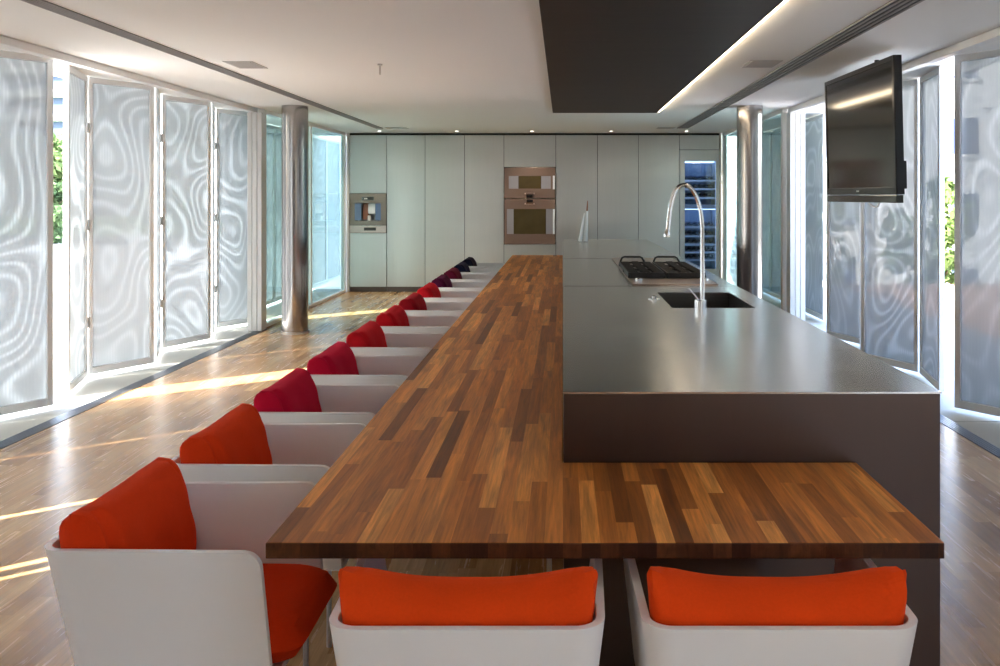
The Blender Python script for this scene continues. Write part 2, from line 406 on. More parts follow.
# right side
rp = 'woven mesh shutter leaf '
shutter((3.27, 6.20), (2.92, 6.70), rp+'at the right edge of the picture beyond the track', opac=.85)
shutter((3.18, 7.98), (3.04, 7.22), rp+'seen edge on as a white strip, right of the hanging screen', opac=.85)
shutter((3.18, 8.02), (2.89, 8.70), rp+'with a ring swirl, below the near half of the hanging screen', opac=.85)
shutter((3.18, 9.46), (2.90, 8.74), rp+'seen edge on between the leaves below the screen', opac=.85)
shutter((3.18, 9.50), (2.97, 10.10), rp+'below the far half of the hanging screen, dim and narrow', opac=.85)
ol = 'woven mesh shutter leaf on street side nearer than the view'
og = 'mesh shutters outside the picture on the street side'
for a, b in (((3.27, 6.16), (2.95, 5.5)), ((3.27, 4.9), (2.95, 5.46)), ((3.27, 4.84), (2.95, 4.22)), ((3.27, 3.61), (2.95, 4.16)), ((3.27, 3.53), (2.95, 2.92)), ((3.27, 2.3), (2.95, 2.86))):
    shutter(a, b, ol, group=og)
# pale outer screens standing beyond the fixed glazing
for x, s in ((-4.28, -1), (3.30, 1)):
    for k in range(7):
        y = 11.35 + k*.98
        shutter((x, y), (x, y+.974), 'pale mesh screen beyond the %s green glazing, %s from the column' % ('left' if s < 0 else 'right', ('first', 'second', 'third', 'fourth', 'fifth', 'sixth', 'seventh')[k]), zt=2.64, group='mesh screens beyond the glazing')

# ------------------------------------------------------------------ columns
for x, nm in ((-3.13, 'left'), (2.18, 'right')):
    t = thing('steel_column', 'round polished steel column on the %s side of the room' % nm, 'column', (x, 10.51, 0))
    MB().lathe([(.15, 0), (.15, H)], seg=64).build('cladding', M['column'], t, smooth=True)
    MB().lathe([(.158, .001), (.158, .03)], seg=64).build('base_ring', M['legsteel'], t, smooth=True)

# ------------------------------------------------------------------ back wall cabinets
SEAM = [-3.565, -2.94, -2.30, -1.64, -.985, -.12, .575, 1.257, 1.945, 2.615]
ZP = .085; ZT = H-.035
def door_panel(parent, x0, x1, z0, z1, name='door', mat=None):
    return box(name, mat or M['door'], x0+.004, x1-.004, 0, .02, z0+.003, z1-.003, parent, .0015)
def carcass(parent, x0, x1, segs):
    m = MB()
    for z0, z1 in segs:
        m.box(x0+.001, x1-.001, .022, .64, z0, z1)
    return m.build('carcass', M['gap'], parent)
pl = MB()
for i in range(9): pl.box(SEAM[i]+.002, SEAM[i+1]-.002, 15.05, 15.6, .001, ZP-.002)
struct(pl.build('baseboard_back', M['islandside']), 'recessed dark steel plinth under the tall cabinets')
struct(box('trim_7', M['gap'], SEAM[0], SEAM[-1], 15.04, 15.6, ZT+.001, H-.001), 'dark shadow gap between cabinets and ceiling')
# COFFEE unit
cu_lab = {1: 'tall brushed steel cabinet next to the coffee machine', 2: 'tall brushed steel cabinet second right of the coffee machine',
          3: 'tall brushed steel cabinet touching the left side of the ovens', 5: 'tall brushed steel cabinet touching the right side of the ovens',
          6: 'tall brushed steel cabinet behind the arch of the horns, second right of the ovens', 7: 'tall brushed steel cabinet beside the wine fridge'}
cu_lab[6] = 'tall brushed steel cabinet second right of the ovens'
for i in (1, 2, 3, 5, 6, 7):
    x0, x1 = SEAM[i], SEAM[i+1]
    t = thing('tall_cabinet', cu_lab[i], 'cabinet', (0, YB, 0), group='tall steel cabinets')
    carcass(t, x0, x1, [(ZP, ZT)]); door_panel(t, x0, x1, ZP, ZT)
def split_unit(i, zs, label):
    x0, x1 = SEAM[i], SEAM[i+1]
    t = thing('tall_cabinet', label, 'cabinet', (0, YB, 0), group='tall steel cabinets')
    m = []
    for z0, z1 in zs: door_panel(t, x0, x1, z0, z1); m.append((z0, z1))
    carcass(t, x0, x1, m); return t
split_unit(0, [(ZP, .983), (1.645, ZT)], 'brushed steel cabinet framing the coffee machine at the left end')
split_unit(4, [(ZP, .795), (2.082, ZT)], 'brushed steel cabinet framing the two ovens')
split_unit(8, [(2.37, ZT)], 'small steel cabinet above the wine fridge')

for nm, a, b, lab in (('trim_8', -3.604, -3.5665, 'left'), ('trim_9', 2.6165, 2.641, 'right')):
    struct(box(nm, M['whitealu'], a, b, 14.968, 15.6, .001, H-.001), 'slim white filler strip at the %s end of the cabinets' % lab)
# coffee machine
def at(x0, x1, z0, z1, mat, name, parent, y=-.004, th=.012, bevel=.0015):
    return box(name, mat, x0, x1, y-th, y, z0, z1, parent, bevel)
x0, x1 = SEAM[0], SEAM[1]
t = thing('coffee_machine', 'built in bronze coffee machine with lit niche in the left steel cabinet', 'coffee machine', ((x0+x1)/2, YB, .985))
hw = (x1-x0)/2-.006; hh = 1.643-.985-.002
m = MB().box(-hw, hw, -.01, .0, .002, .125).box(-hw, hw, -.01, 0, .14, .20).box(-hw, hw, -.01, 0, .50, hh).box(-hw, -hw+.09, -.01, 0, .20, .50).box(hw-.09, hw, -.01, 0, .20, .50)
m.box(-hw, hw, .30, .32, .002, hh).box(-hw, -hw+.01, 0, .3, .002, hh).box(hw-.01, hw, 0, .3, .002, hh).box(-hw, hw, 0, .3, .002, .14)
m.build('body', simple('dark bronze glass', (.20, .165, .135), .25, .5), t, .002)
m = MB().box(-hw+.095, hw-.095, .17, .18, .20, .50).build('niche_back', M['ovenside'], t)
box('side_window', M['blueglass'], -hw+.09, -hw+.20, -.008, .0, .21, .49, t)
box('side_window', M['blueglass'], hw-.18, hw-.09, -.008, .0, .21, .49, t)
box('spout_block', M['brownwood'], -hw+.215, -hw+.30, .04, .165, .22, .495, t, .006)
box('spout_block', M['alu'], -hw+.305, -hw+.42, .02, .165, .32, .49, t, .008)
MB().cyl((.01, .06, .20), .03, .09).build('spout_cup', M['whiteceram'], t, smooth=True)
MB().tube([(.12, .05, .48), (.12, .05, .30), (.13, .04, .24)], .012).build('steam_wand', M['chrome'], t, smooth=True)
box('drip_tray', M['legsteel'], -.17, .16, -.006, .16, .185, .203, t, .003)
box('lower_drawer', M['bronzestrip'], -hw, hw, -.018, -.0105, .003, .123, t, .002)
box('drawer_handle', M['chrome'], -.10, hw-.08, -.034, -.018, .112, .120, t, .002)
box('display', M['display'], -.10, .10, -.014, -.0105, .545, .60, t)
for k in (-.045, -.015): box('button', M['whiteceram'], k-.009, k+.009, -.018, -.0145, .562, .582, t)
box('grille', M['dark'], -.06, .14, -.0195, -.0182, .04, .09, t)

# ovens
x0, x1 = SEAM[4], SEAM[5]; cx = (x0+x1)/2; hw = (x1-x0)/2-.008
def oven(z0, z1, label, win, wz, hz, disp_top, glint):
    t = thing('built_in_oven', label, 'oven', (cx, YB, z0), group='built in ovens')
    h = z1-z0-.004
    wx, cxw = win
    m = MB().box(-hw, hw, -.022, -.002, .002, wz[0]).box(-hw, hw, -.022, -.002, wz[1], h).box(-hw, -wx, -.022, -.002, wz[0], wz[1]).box(wx, hw, -.022, -.002, wz[0], wz[1])
    m.build('door_frame', M['copperglass'], t, .002)
    m = MB().box(-hw, hw, .5, .52, .002, h).box(-hw, -hw+.01, 0, .5, .002, h).box(hw-.01, hw, 0, .5, .002, h).box(-hw, hw, 0, .5, .002, .012).box(-hw, hw, 0, .5, h-.01, h)
    m.build('cavity', M['display'], t)
    box('window_glass', M['ovenglass'], -cxw, cxw, -.020, -.006, wz[0], wz[1], t)
    box('side_glass', M['ovenside'], -wx, -cxw, -.018, -.006, wz[0], wz[1], t)
    box('side_glass', M['ovenside'], cxw, wx, -.018, -.006, wz[0], wz[1], t)
    hd = MB().box(hw-.040, hw-.008, -.062, -.045, hz[0], hz[1]).box(hw-.030, hw-.016, -.046, -.0225, hz[0]+.02, hz[0]+.04).box(hw-.030, hw-.016, -.046, -.0225, hz[1]-.04, hz[1]-.02)
    hd.build('handle', M['shelf'], t, .003)
    dz = h-.065 if disp_top else .012
    box('display', M['display'], -.055, .05, -.026, -.0225, dz, dz+.052, t)
    for k in (-.075, .07): MB().cyl((k, -.0225, dz+(.0-.012 if disp_top else .064)), .012, .012, (0, -1, 0)).build('knob', M['bronzestrip'], t, smooth=True)
    MB().box(-.09, .09, -.0235, -.0222, dz-.03 if disp_top else dz+.075, dz-.027 if disp_top else dz+.078).build('trim_line', M['bronzestrip'], t)
    return t
oven(.798, 1.555, 'large lower bronze glass oven set in the steel cabinet wall', (.38, .27), (.17, .585), (.17, .585), True, 0)
oven(1.562, 2.08, 'small upper bronze glass oven above the larger oven', (.35, .19), (.16, .37), (.15, .375), False, 1)

# wine fridge
x0, x1 = SEAM[8], SEAM[9]; cx = (x0+x1)/2
t = thing('wine_fridge', 'tall glass door wine fridge glowing blue at the right end of the cabinets', 'fridge', (cx, YB, ZP))
hw = (x1-x0)/2-.005; zt = 2.366-ZP; gx0, gx1 = -.25, .27; gz0, gz1 = .30, 2.10
m = MB().box(-hw, gx0, -.005, .02, .002, zt).box(gx1, hw, -.005, .02, .002, zt).box(gx0, gx1, -.005, .02, .002, gz0).box(gx0, gx1, -.005, .02, gz1, zt)
m.build('door_frame', M['door'], t, .002)
m = MB().box(-hw, hw, .5, .55, .002, zt).box(-hw, gx0-.005, .022, .5, .002, zt).box(gx1+.005, hw, .022, .5, .002, zt).box(gx0, gx1, .022, .5, .002, gz0).box(gx0, gx1, .022, .5, gz1, zt)
m.build('liner', M['fridgeback'], t)
box('door_glass', M['fridgeglass'], gx0, gx1, .0, .008, gz0, gz1, t)
box('light_panel', emit('fridge interior lamp', (.66, .82, 1.0), 1.2), gx0+.005, gx1-.005, .14, .44, gz1-.02, gz1-.005, t)
box('divider', M['label'], gx0, gx1, .03, .45, 1.30, 1.37, t)
box('light_panel', bpy.data.materials['fridge interior lamp'], gx0+.005, gx1-.005, .05, .42, 1.285, 1.298, t)
FST = emit('fridge edge lamp', (.66, .82, 1.0), .3)
for xa in (gx0-.004, gx1-.004):
    box('light_strip', FST, xa, xa+.008, .024, .040, gz0+.02, gz1-.03, t)
SHZ = [1.76, 1.62, 1.47, .98, .83, .69, .56, .43]
for z in SHZ:
    box('shelf', M['shelf'], gx0+.004, gx1-.004, .075, .42, z-.006, z+.026, t)
for z in SHZ[:3]+SHZ[3:]:
    for k in range(6):
        x = gx0+.05+k*.084
        tag(MB().lathe([(.030, 0), (.036, .006), (.036, .20), (.014, .26), (.014, .33)], (cx+x, 15.42, ZP+z+.0285+.036), (0, -1, 0), 12).build('wine_bottle', M['bottle'], smooth=True),
            'dark wine bottle lying in a row inside the blue lit wine fridge', 'bottle', 'wine bottles in the fridge')

# ------------------------------------------------------------------ ceiling fittings
ct = thing('ceiling_panel', 'long dark timber panel hung under the ceiling above the steel island', 'ceiling panel', (0, 0, 0))
tp = NT('dark stained veneer'); ob = tp.obj()
g = tp.noise(tp.scale(ob, (1.2, 40, 1)), 1.5, 5, .6); g2 = tp.noise(tp.scale(ob, (1.0, 9, 1)), 1.0, 3)
colr = tp.mixc(tp.math('ADD', tp.math('MULTIPLY', g, .6), tp.math('MULTIPLY', g2, .4)), (.003, .0025, .0025), (.050, .036, .031))
M['veneer'] = tp.end(tp.pr(colr, .5, 0, tp.bump(g, .1, .004), spec=.22))
MB().box(-.125, 1.145, 1.0, 10.95, H-.04, H-.001).build('panel', M['veneer'], ct, .002)
MB().box(1.150, 1.172, 1.0, 10.95, H-.03, H-.002).build('light_strip', M['led'], ct)
tag(ct.children[1], 'glowing warm light line along the panel edge')
def slot(x, wd, y1, label):
    t = thing('air_slot_diffuser', label, 'air vent', (x, 0, 0))
    n = 4
    MB().box(-wd/2, wd/2, 1.0, y1, H-.004, H-.0005).build('backing', M['dark'], t)
    for k in range(n+1):
        xx = -wd/2 + (wd-.008)*k/n
        MB().box(xx, xx+.008, 1.0, y1, H-.012, H-.0042).build('blade', M['blade'], t)
slot(-2.83, .10, 13.9, 'long dark slot diffuser in the ceiling above the row of chairs')
slot(1.84, .16, 13.9, 'long dark slot diffuser in the ceiling above the island side aisle')
def vent(x0, x1, y0, y1, label):
    t = thing('ceiling_vent', label, 'vent', (0, 0, 0), group='square ceiling vents')
    MB().box(x0, x1, y0, y1, H-.006, H-.0005).build('frame', M['vent'], t, .001)
    n = 6
    for k in range(n):
        y = y0+.02+(y1-y0-.04)*k/n
        MB().box(x0+.02, x1-.02, y, y+.02, H-.011, H-.0062).build('slat', M['vent'], t)
vent(-2.65, -2.42, 7.0, 7.38, 'pale square ceiling vent beside the left slot, near the garden shutters')
vent(1.45, 1.70, 6.95, 7.32, 'pale square ceiling vent between the light line and the right slot')
vent(-2.72, -2.40, 13.7, 14.0, 'small pale ceiling vent at the far end of the left slot')
vent(1.45, 1.72, 13.7, 14.0, 'small pale ceiling vent at the far end of the right slot')
for x, n in ((-2.96, 'above the coffee machine'), (-1.71, 'left of the ovens'), (-.50, 'above the ovens'), (.775, 'right of the ovens'), (1.99, 'by the wine fridge')):
    t = thing('downlight', 'small round lit downlight in the ceiling, %s' % n, 'downlight', (x, 14.5, H), group='downlights along the cabinets')
    MB().lathe([(.042, -.006), (.042, -.0005)], seg=24).build('trim_ring', M['whitealu'], t, smooth=True)
    ld = bpy.data.lights.new('downlight_beam', 'SPOT'); lo = bpy.data.objects.new('downlight_beam', ld); COL.objects.link(lo); lo.parent = t
    lo.location = (0, 0, -.02); ld.energy = 28; ld.spot_size = math.radians(110); ld.spot_blend = .8; ld.shadow_soft_size = .03; ld.color = (1, .88, .72)
    MB().lathe([(.028, -.008), (.028, -.0062)], seg=24).build('lens', M['down'], t)
MB().lathe([(.006, -.085), (.006, -.012), (.02, -.011), (.02, -.0005)], (-1.456, 7.16, H), seg=12).build('sprinkler', M['legsteel'], smooth=True)
tag(bpy.data.objects['sprinkler'], 'thin grey sprinkler stem hanging alone from the white ceiling', 'sprinkler')

# ------------------------------------------------------------------ wooden table
TT = .75; TB = .71
t = thing('dining_table', 'long butcher block dining table wrapping the steel island', 'table', (0, 0, 0))
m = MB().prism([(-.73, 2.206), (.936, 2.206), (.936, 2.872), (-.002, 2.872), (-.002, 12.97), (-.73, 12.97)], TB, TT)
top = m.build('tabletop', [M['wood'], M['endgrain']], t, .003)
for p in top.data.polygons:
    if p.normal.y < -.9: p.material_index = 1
for y in (2.95, 5.45, 7.95, 10.45, 12.6):
    for x in (-.60, -.045):
        box('leg', M['legsteel'], x-.008, x+.008, y-.03, y+.03, .001, TB-.001, t, .002)

# ------------------------------------------------------------------ steel island
ZC = .974
isl = thing('kitchen_island', 'long stainless steel island with sink beside the wooden table', 'kitchen island', (0, 0, 0))
SX0, SX1, SY0, SY1 = .61, 1.077, 5.03, 5.856
IX0, IX1, IY0, IY1 = 0.0, 1.21, 2.875, 13.0
body = MB().box(IX0+.003, IX1-.004, IY0+.003, IY1-.003, .001, .70)
body.box(IX0+.003, IX1-.004, IY0+.003, SY0-.02, .70, ZC-.0065).box(IX0+.003, IX1-.004, SY1+.02, IY1-.003, .70, ZC-.0065)
body.box(IX0+.003, SX0-.02, SY0-.02, SY1+.02, .70, ZC-.0065).box(SX1+.02, IX1-.004, SY0-.02, SY1+.02, .70, ZC-.0065)
body.build('body', M['islandside'], isl)
def sheet(y0, y1, hole=False):
    m = MB(); z0, z1 = ZC-.006, ZC
    if hole:
        m.box(IX0, IX1, y0, SY0, z0, z1).box(IX0, IX1, SY1, y1, z0, z1).box(IX0, SX0, SY0, SY1, z0, z1).box(SX1, IX1, SY0, SY1, z0, z1)
        bmesh.ops.remove_doubles(m.b, verts=m.b.verts[:], dist=.0001)
        return m.build('worktop', M['counter'], isl)
    m.box(IX0, IX1, y0, y1, z0, z1)
    return m.build('worktop', M['counter'], isl, .001)
sheet(IY0, 6.240, True); sheet(6.266, 8.985); sheet(9.015, IY1)
bs = MB(); d = .19
bs.box(SX0-.003, SX1+.003, SY0-.003, SY1+.003, ZC-.024-d, ZC-.022-d)
bs.box(SX0-.004, SX0-.002, SY0, SY1, ZC-.022-d, ZC-.0065).box(SX1+.002, SX1+.004, SY0, SY1, ZC-.022-d, ZC-.0065)
bs.box(SX0, SX1, SY0-.004, SY0-.002, ZC-.022-d, ZC-.0065).box(SX0, SX1, SY1+.002, SY1+.004, ZC-.022-d, ZC-.0065)
sk = bs.build('sink_basin', steel('sink steel', (.22, .21, .20), .3, False, .03), isl)
MB().lathe([(.045, 0), (.045, .004), (.03, .005)], ((SX0+SX1)/2, (SY0+SY1)/2, ZC-.0218-d), seg=24).build('sink_drain', M['chrome'], sk, smooth=True)

# drain control
t = thing('drain_control_knob', 'small steel sink control button on the worktop left of the sink', 'knob', (.553, 5.47, ZC))
MB().lathe([(.036, .0005), (.036, .004), (.030, .006)], seg=24).build('flange', M['chrome'], t, smooth=True)
MB().lathe([(.012, .0065), (.012, .012), (.015, .013), (.015, .019), (.012, .021)], seg=20).build('button', M['chrome'], t, smooth=True)

# faucet
K = 180.5
def fp(x, y): return ((470+x/3.7-563)/K - .757, 0, 1.6-(120+y/3.7-196)/K - ZC)
t = thing('kitchen_faucet', 'tall arched chrome faucet standing at the near edge of the sink', 'faucet', (.757, 4.96, ZC))
MB().lathe([(.033, .0005), (.033, .052), (.030, .055)], seg=28).build('base', M['chrome'], t, smooth=True)
pts = [(.011, 0, .055), (.011, 0, .20), fp(857, 480), fp(857, 400), fp(853, 350), fp(845, 315), fp(834, 284), fp(818, 257), fp(797, 241), fp(776, 244), fp(759, 260), fp(747, 285), fp(739, 318), fp(733, 360), fp(729, 402)]
sm = []
for i in range(len(pts)-1):
    p0, p1, p2, p3 = (Vector(pts[max(0, min(len(pts)-1, j))]) for j in (i-1, i, i+1, i+2))
    for s in (0, .25, .5, .75):
        sm.append(.5*((2*p1)+(-p0+p2)*s+(2*p0-5*p1+4*p2-p3)*s*s+(-p0+3*p1-3*p2+p3)*s**3))
sm.append(Vector(pts[-1]))
MB().tube(sm, .0115, 14).build('spout', M['chrome'], t, smooth=True)
e = Vector(pts[-1])
MB().lathe([(.0118, 0), (.014, .014), (.019, .028), (.019, .044), (.012, .046)], e, (-.10, 0, -1), 18).build('nozzle', M['chrome'], t, smooth=True)
MB().tube([(-.012, -.01, .05), (-.035, -.012, .085), (-.066, -.014, .116)], [.006, .005, .0055], 10).build('lever', M['chrome'], t, smooth=True)

# cooktop
cx0, cx1, cy0, cy1 = .485, 1.085, 6.275, 8.93
t = thing('gas_cooktop', 'long black gas cooktop with cast iron grates on the steel island', 'cooktop', (cx0, cy0, ZC))
W = cx1-cx0; D = cy1-cy0
MB().box(0, W, 0, D, .0005, .012).build('plate', M['bronzestrip'], t, .004)
MB().box(.012, W-.012, .44, D-.90, .0121, .0128).build('burner_tray', M['dark'], t)
for k in (.06, W-.06):
    kb = MB().lathe([(.024, .0125), (.024, .030), (.020, .034)], (k, .22, 0), seg=20).build('knob', M['chrome'], t, smooth=True)
    box('pointer', M['dark'], k-.002, k+.002, .20, .238, .0345, .037, kb)
for bx in (.16, .44):
    for by in (.70, 1.05, 1.42):
        b = MB().lathe([(.060, .0125), (.058, .020), (.048, .022)], (bx, by, 0), seg=24).build('burner', M['burner'], t, smooth=True)
        MB().lathe([(.036, .0225), (.040, .025), (.040, .032), (.030, .036)], (bx, by, 0), seg=24).build('burner_cap', M['iron'], b, smooth=True)
def grate(x0, x1, y0, y1, ys):
    m = MB(); z0, z1 = .036, .052; s = .007
    m.box(x0, x1, y0-s, y0+s, .014, z1).box(x0, x1, y1-s, y1+s, z0, z1).box(x0-s, x0+s, y0, y1, z0-.012, z1).box(x1-s, x1+s, y0, y1, z0-.012, z1)
    for y in ys: m.box(x0, x1, y-s, y+s, z0, z1)
    xc = (x0+x1)/2
    m.box(xc-s, xc+s, y0, y1, z0, z1)
    n = 26
    for k in range(n):
        y = y0+(y1-y0)*(k+.5)/n
        m.box(x0, x0+.07, y-.004, y+.004, z0, z1+.003).box(x1-.07, x1, y-.004, y+.004, z0, z1+.003)
        m.box(xc-.03, xc+.03, y-.004, y+.004, z0+.004, z1+.006)
    for x in (x0, x1):
        for y in (y0, (y0+y1)/2, y1): m.box(x-.009, x+.009, y-.009, y+.009, .0125, z0)
    # raised loop at the far end
    p = [(x0+.005, y1, z1), (x0+.02, y1, z1+.034), (x0+.04, y1, z1+.044), (x1-.085, y1, z1+.044), (x1-.065, y1, z1+.034), (x1-.045, y1, z1)]
    m.tube(p, .009, 8)
    return m.build('grate', M['iron'], t, .002)
grate(.010, .270, .46, 1.58, (.83, 1.2)); grate(.300, .575, .46, 1.58, (.83, 1.2))

# pair of tall horn shaped mills
t = thing('pepper_mill', 'slim white horn shaped mill leaning against its taller twin on the far worktop', 'mill', (.232, 12.25, ZC))
ax = Vector((.058, 0, .40)).normalized()
MB().lathe([(.025, .004), (.026, .01), (.018, .18), (.007, .385), (.005, .395)], (0, 0, 0.003), ax, 20).build('body', M['whiteceram'], t, smooth=True)
MB().lathe([(.0252, .0), (.0252, .012)], (0, 0, .0045), ax, 20).build('foot_ring', M['chrome'], t, smooth=True)
t = thing('pepper_mill', 'taller horn shaped mill with brown wooden tip on the far worktop', 'mill', (.306, 12.25, ZC))
ax = Vector((.03, 0, .56)).normalized()
MB().lathe([(.027, .004), (.028, .01), (.022, .18), (.014, .42)], (0, 0, 0.003), ax, 20).build('body', M['whiteceram'], t, smooth=True)
MB().lathe([(.012, .4205), (.011, .48), (.006, .56)], (0, 0, .003), ax, 16).build('wooden_tip', M['brownwood'], t, smooth=True)
MB().lathe([(.0273, .0), (.0273, .012)], (0, 0, .0045), ax, 20).build('foot_ring', M['dark'], t, smooth=True)

# ------------------------------------------------------------------ hanging television
na = Vector((2.365, 6.365, 0)); fa = Vector((2.335, 7.93, 0)); dv = fa-na; L = dv.length
t = thing('television', 'large black flat television hung from the ceiling above the island aisle', 'television', (na.x, na.y, 1.55), math.atan2(dv.y, dv.x))
Ht = 1.05
piv = bpy.data.objects.new
# local: x along the set, +y is the screen side (towards the island), z up; the set leans a little
def lean(o): o.rotation_euler = (math.radians(-1.3), 0, 0); return o
fr = MB().box(0, L, -.055, 0, .060, Ht).box(0, .036, 0, .008, .060, Ht).box(L-.036, L, 0, .008, .060, Ht).box(.036, L-.036, 0, .008, Ht-.038, Ht).box(.036, L-.036, 0, .008, .060, .115)
fr = lean(fr.build('casing', M['tvblack'], t, .003))
sc = MB().box(.037, L-.037, .0005, .003, .116, Ht-.039).build('screen', M['screen'], t); lean(sc)
sp = MB().box(0, L, -.045, .004, .0, .057).build('speaker_bar', simple('smoked grey plastic', (.05, .055, .05), .12), t, .004); lean(sp)
box('logo', M['vent'], L*.48, L*.52, .0085, .0095, .082, .094, fr)
br = MB().box(.03, .30, -.085, -.056, .10, .30).build('bracket', M['tvblack'], t, .004); lean(br)
arm = MB().box(.5, .62, -.13, -.056, .3, .8).box(.545, .575, -.10, -.07, .78, 1.095).build('ceiling_arm', M['dark'], t, .004); lean(arm)
cb = MB().tube([(.42, -.03, -.002), (.44, -.02, -.03), (.52, -.03, -.035), (.60, -.02, -.012), (.66, -.03, -.002)], .007, 8).build('cable', M['whiteceram'], t, smooth=True); lean(cb)
tag(cb, 'white cable looping under the screen')

# ------------------------------------------------------------------ armchairs
CW = .60; CD = .30; RZ = .66; BZ = .28; TH = .019
def chair_shell(parent):
    r = .065; path = []
    # outer plan line at the rim, from front of one arm round the back to the other arm's front
    def add(x, y, nx, ny): path.append((x, y, nx, ny))
    fl = .012; hw = CW/2
    n = 20
    for k in range(n+1):
        s = (k/n)**2; x = CD + (-CD*2 + r)*s
        add(x, -(hw-fl) - fl*(1-s), 0, 1)
    for k in range(1, 9):
        a = PI*1.5 - (PI/2)*k/9
        add(-CD+r+r*math.cos(a), -(hw-fl)+r+r*math.sin(a), -math.cos(a), -math.sin(a))
    for k in range(0, 9):
        s = k/8; add(-CD, -(hw-fl-r)+(hw-fl-r)*2*s, 1, 0)
    for k in range(1, 9):
        a = PI - (PI/2)*k/9
        add(-CD+r+r*math.cos(a), (hw-fl)-r+r*math.sin(a), -math.cos(a), -math.sin(a))
    for k in range(n+1):
        s = 1-(1-k/n)**2; x = -CD + r + (CD*2-r)*s
        add(x, (hw-fl) + fl*s, 0, -1)
    b = bmesh.new(); NV = 10; rc = .045
    outer, inner = [], []
    for (x, y, nx, ny) in path:
        df = CD-x; zt = RZ
        if df < rc: zt = RZ - rc + math.sqrt(max(0, rc*rc-(rc-df)**2))
        co, ci = [], []
        for j in range(NV+1):
            z = BZ + (zt-BZ)*j/NV
            q = (RZ-z)/(RZ-BZ)
            sx = .075*q if x < 0 else 0
            xx = x + .075*q*max(0, min(1, (CD-x)/(2*CD))) + .022*q*max(0, min(1, (x+CD)/(2*CD)))
            yy = y*(1-.13*q)
            co.append(b.verts.new((xx, yy, z))); ci.append(b.verts.new((xx+nx*TH, yy+ny*TH, z)))
        outer.append(co); inner.append(ci)
    N = len(path)
    for i in range(N-1):
        for j in range(NV):
            b.faces.new([outer[i][j], outer[i+1][j], outer[i+1][j+1], outer[i][j+1]])
            b.faces.new([inner[i+1][j], inner[i][j], inner[i][j+1], inner[i+1][j+1]])
        b.faces.new([outer[i][NV], outer[i+1][NV], inner[i+1][NV], inner[i][NV]])
        b.faces.new([outer[i+1][0], outer[i][0], inner[i][0], inner[i+1][0]])
    for i in (0, N-1):
        for j in range(NV): b.faces.new([outer[i][j], outer[i][j+1], inner[i][j+1], inner[i][j]])
    # seat pan closing the shell
    top = [b.verts.new((v[0].co.x, v[0].co.y, BZ+.02)) for v in inner]; bot = [b.verts.new((v[0].co.x, v[0].co.y, BZ)) for v in inner]
    b.faces.new(top[::-1]); b.faces.new(bot)
    b.faces.new([bot[-1], bot[0], top[0], top[-1]])
    for i in range(N-1): b.faces.new([bot[i], bot[i+1], top[i+1], top[i]])
    mb = MB(); mb.b.free(); mb.b = b
    o = mb.build('shell', M['shell'], parent, .005, True, 3)
    return o

def pillow(W, Hh, T, nu=56, nv=26, sag=.045, seed=0, p=.5, cr=.30):
    """soft cushion centred on the origin: u along local y, v along local z, thickness along x"""
    b = bmesh.new(); fr, bk = [], []
    for i in range(nu+1):
        u = -1+2*i/nu; a, c = [], []
        for j in range(nv+1):
            v = -1+2*j/nv
            e = max(0, (1-abs(u)**9)*(1-abs(v)**3.6))
            th = T*.5*e**p*(1-cr*math.exp(-((abs(u)-.84)/.05)**2)*(.35+.65*(v > -.2)*min(1, max(0, (v+.2)*2))))
            rd = max(abs(u), abs(v))/max(1e-6, (abs(u)**24+abs(v)**24)**(1/24))
            y = u*W/2*rd
            ed = 1-.05*(abs(u)**8)*(1-v*v)          # ends pulled in between the corners
            y = y*ed
            z = v*Hh/2*rd + (sag*abs(u)**2.6 - sag*.35)*max(0, v)
            n_ = mnoise.noise(Vector((u*2.1+seed, v*2.3, 3.3)))*.007*e
            a.append(b.verts.new((th+n_, y, z)))
            c.append(a[-1] if (i in (0, nu) or j in (0, nv)) else b.verts.new((-th*.85+n_*.4, y, z)))
        fr.append(a); bk.append(c)
    for i in range(nu):
        for j in range(nv):
            b.faces.new([fr[i][j], fr[i+1][j], fr[i+1][j+1], fr[i][j+1]])
            q = [bk[i][j], bk[i][j+1], bk[i+1][j+1], bk[i+1][j]]
            if len(set(q)) == 4:
                try: b.faces.new(q)
                except ValueError: pass
    return b

def back_cushion(parent, mat, seed, sag=.010):
    b = pillow(.555, .345, .18, seed=seed, p=.38, sag=sag, cr=.30 if seed == 0 else .06)
    # lean it on the back: bottom on the seat, top resting over the rim
    R = Matrix.Rotation(math.radians(-15), 4, 'Y')
    bmesh.ops.transform(b, matrix=Matrix.Translation((-.172, 0, .580)) @ R, verts=b.verts[:])
    for v in b.verts:
        q = max(0, min(1, (RZ-v.co.z)/(RZ-BZ)))
        v.co.y *= 1-.17*q
    mb = MB(); mb.b.free(); mb.b = b
    return mb.build('back_cushion', mat, parent, 0, True)

